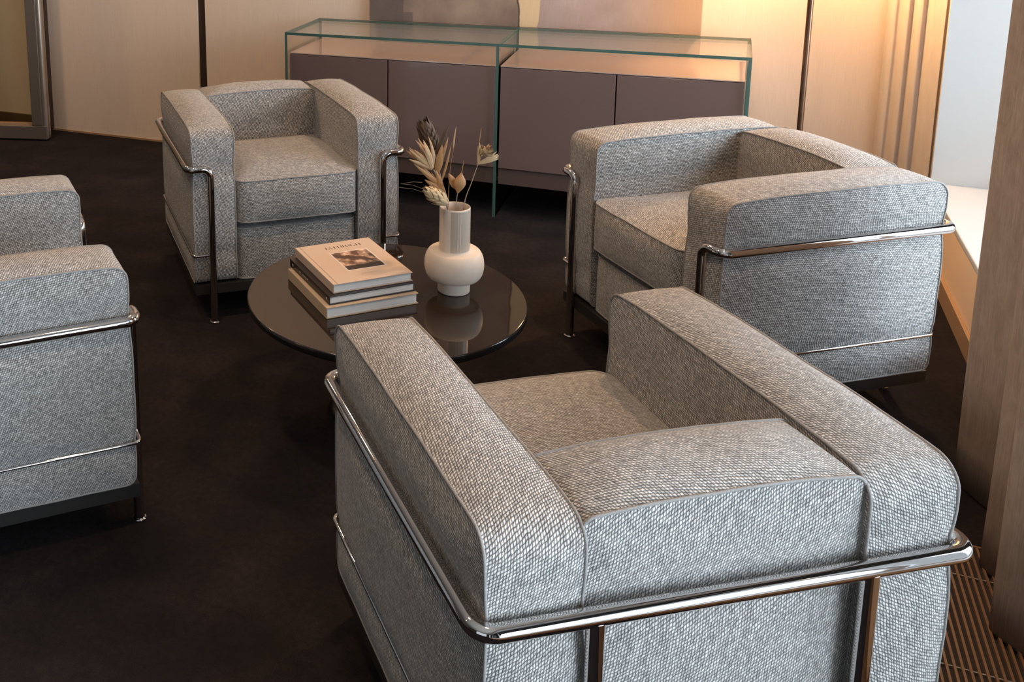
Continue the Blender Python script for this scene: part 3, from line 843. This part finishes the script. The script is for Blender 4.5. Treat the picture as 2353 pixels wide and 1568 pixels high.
base_c = N.ramp(n1.outputs['Fac'], [(.30, lin((104, 90, 82))), (.5, lin((132, 114, 102))), (.7, lin((156, 136, 120)))])
dark_c = N.ramp(n1.outputs['Fac'], [(.35, lin((84, 74, 72))), (.65, lin((110, 98, 94)))])
mauve = N.ramp(n1.outputs['Fac'], [(.30, lin((150, 130, 122))), (.7, lin((178, 160, 154)))])
edge1 = N.math('ADD', X_, N.math('MULTIPLY', wob, .5))
c = N.mixc(step(X_, .165), dark_c, base_c)
lowb = N.math('MULTIPLY', N.math('SUBTRACT', 1.0, step(Z_, .045)), N.math('SUBTRACT', 1.0, step(X_, .21)))
c = N.mixc(N.math('MULTIPLY', lowb, .8), c, dark_c)
c = N.mixc(step(edge1, .695), c, lin((214, 188, 150)))
c = N.mixc(step(N.math('ADD', edge1, N.math('MULTIPLY', Z_, -.10)), .775), c, mauve)
c = N.mixc(N.math('MULTIPLY', step(X_, 1.10, .25), .8), c, lin((176, 142, 108)))
e_ = N.math('ABSOLUTE', N.math('SUBTRACT', edge1, .693)); c = N.mixc(N.math('SUBTRACT', 1.0, step(e_, .0015, .003)), c, lin((70, 55, 45)))
c = N.mixc(N.math('MULTIPLY', wv.outputs['Fac'], .25), c, lin((90, 76, 68)))
N.l(c, b.inputs['Base Color']); b.inputs['Roughness'].default_value = .6
M['canvas'] = m
p_ = tag(empty('painting', (-1.528, 4.579, .737)), 'large abstract canvas in grey, mauve and cream on the back wall above the sideboard', 'painting')
b_ = MB(); b_.box(0, 1.435, -.017, .018, 0, 1.25); b_.build('canvas', M['canvas'], p_, bevel=.002)

# ------------------------------------------------------------------ floor lamp
l_ = tag(empty('floor_lamp', (.278, 4.36, 0)), 'slim bronze floor lamp glowing beside the curtain behind the sideboard end', 'floor lamp')
b_ = MB(); b_.lathe([(0, .016), (.12, .014), (.128, .010), (.13, 0), (0, 0)], 48); b_.build('base', M['lamp_metal'], l_)
b_ = MB(); b_.tube([(0, 0, .012), (0, 0, 1.40)], .0108, 16); b_.build('pole', M['lamp_metal'], l_)
b_ = MB(); b_.lathe([(.0, 1.56), (.05, 1.555), (.105, 1.52), (.15, 1.44), (.153, 1.437), (.147, 1.437), (.10, 1.512), (.0, 1.548)], 48); b_.build('lamp_shade', M['lamp_metal'], l_)
m = bpy.data.materials.new('lit_bulb'); m.use_nodes = True; em = m.node_tree.nodes.new('ShaderNodeEmission')
em.inputs[0].default_value = (1.0, .62, .30, 1); em.inputs[1].default_value = 30; m.node_tree.links.new(em.outputs[0], m.node_tree.nodes['Material Output'].inputs[0])
b_ = MB(); b_.lathe([(0, 1.40)] + [(.03 * math.sin(a * PI / 10), 1.43 - .03 * math.cos(a * PI / 10)) for a in range(1, 10)] + [(0, 1.46)], 24); b_.build('bulb', m, l_)
pl = bpy.data.lights.new('lamp_light', 'POINT'); pl.energy = 50; pl.color = (1.0, .61, .28); pl.shadow_soft_size = .045
po = bpy.data.objects.new('lamp_light', pl); COL.objects.link(po); po.location = (.278, 4.31, 1.36)

# ------------------------------------------------------------------ curtains
def spline(P, n=10):
    P = [Vector(p) for p in P]; out = []
    for i in range(len(P) - 1):
        a, b, c, d = P[max(i - 1, 0)], P[i], P[i + 1], P[min(i + 2, len(P) - 1)]
        for k in range(n):
            t = k / n
            out.append(.5 * ((2 * b) + (c - a) * t + (2 * a - 5 * b + 4 * c - d) * t * t + (3 * b - a - 3 * c + d) * t ** 3))
    out.append(P[-1]); return out
def curtain(name, path, z0, z1, mat, label, seed, sway=.006):
    base = spline(path); L = [0]
    for i in range(1, len(base)): L.append(L[-1] + (base[i] - base[i - 1]).length)
    mb = MB(); rows = []; uvs = []
    nz = 24
    for j in range(nz + 1):
        z = z0 + (z1 - z0) * j / nz; r = []
        for i, p in enumerate(base):
            w = noise.noise_vector(Vector((p.x * 5 + seed, p.y * 5, z * 1.3))) * sway
            hem = noise.noise(Vector((p.y * 9, seed, 0))) * .004 if j == 0 else 0
            r.append((p.x + w.x, p.y + w.y, z + hem))
        rows.append(r); uvs.append([(l, z) for l in L])
    mb.grid(rows, uvs)
    o = mb.build(name, mat)
    so = o.modifiers.new('cloth', 'SOLIDIFY'); so.thickness = .0012
    return tag(o, label, 'curtain')
pth = [(.625, 2.76), (.585, 2.735), (.552, 2.70), (.585, 2.62), (.635, 2.52), (.60, 2.43), (.545, 2.372), (.57, 2.315), (.625, 2.26), (.585, 2.20), (.523, 2.158), (.565, 2.10), (.615, 2.03), (.60, 2.00)]
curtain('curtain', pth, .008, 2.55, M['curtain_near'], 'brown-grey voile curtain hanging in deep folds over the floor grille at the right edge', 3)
pth = [(.547, 4.575), (.553, 4.530), (.566, 4.512), (.581, 4.512), (.589, 4.472), (.601, 4.450), (.617, 4.456), (.624, 4.416), (.636, 4.396), (.652, 4.400), (.662, 4.362), (.676, 4.335), (.692, 4.300)]
curtain('curtain', pth, .075, 2.55, M['curtain_far'], 'pale beige curtain gathered in the corner between back wall and window', 8, .004)

# ------------------------------------------------------------------ floor grille
M['bronze'] = simple('bronze_grille_slat', lin((150, 116, 88)), 0.4, 0.6)
g_ = tag(empty('floor_grille', (.54, .20, 0)), 'bronze slatted convector grille let into the floor under the curtain', 'floor grille')
gx0, gx1, gy0, gy1 = .392, .686, -2.0, 2.42
b_ = MB(); b_.box(gx0 - .54, gx1 - .54, gy0 - .2, gy1 - .2, .0006, .0012); b_.build('channel', M['dark_inside'], g_)
b_ = MB()
for x0, x1, y0, y1 in ((gx0 - .006, gx0, gy0, gy1), (gx1, gx1 + .002, gy0, gy1), (gx0 - .006, gx1 + .002, gy1, gy1 + .006)):
    b_.box(x0 - .54, x1 - .54, y0 - .2, y1 - .2, .0006, .012)
b_.build('frame', M['bronze'], g_)
b_ = MB(); x = gx0 + .0065
while x < gx1 - .003:
    b_.box(x - .0022 - .54, x + .0022 - .54, gy0 - .2, gy1 - .2, .002, .0115); x += .0126
y = 2.315
while y > gy0:
    b_.tube([(gx0 - .54, y - .2, .0055), (gx1 - .54, y - .2, .0055)], .0016, 6, mi=1); y -= .292
b_.build('slats', [M['bronze'], M['alu_light']], g_)
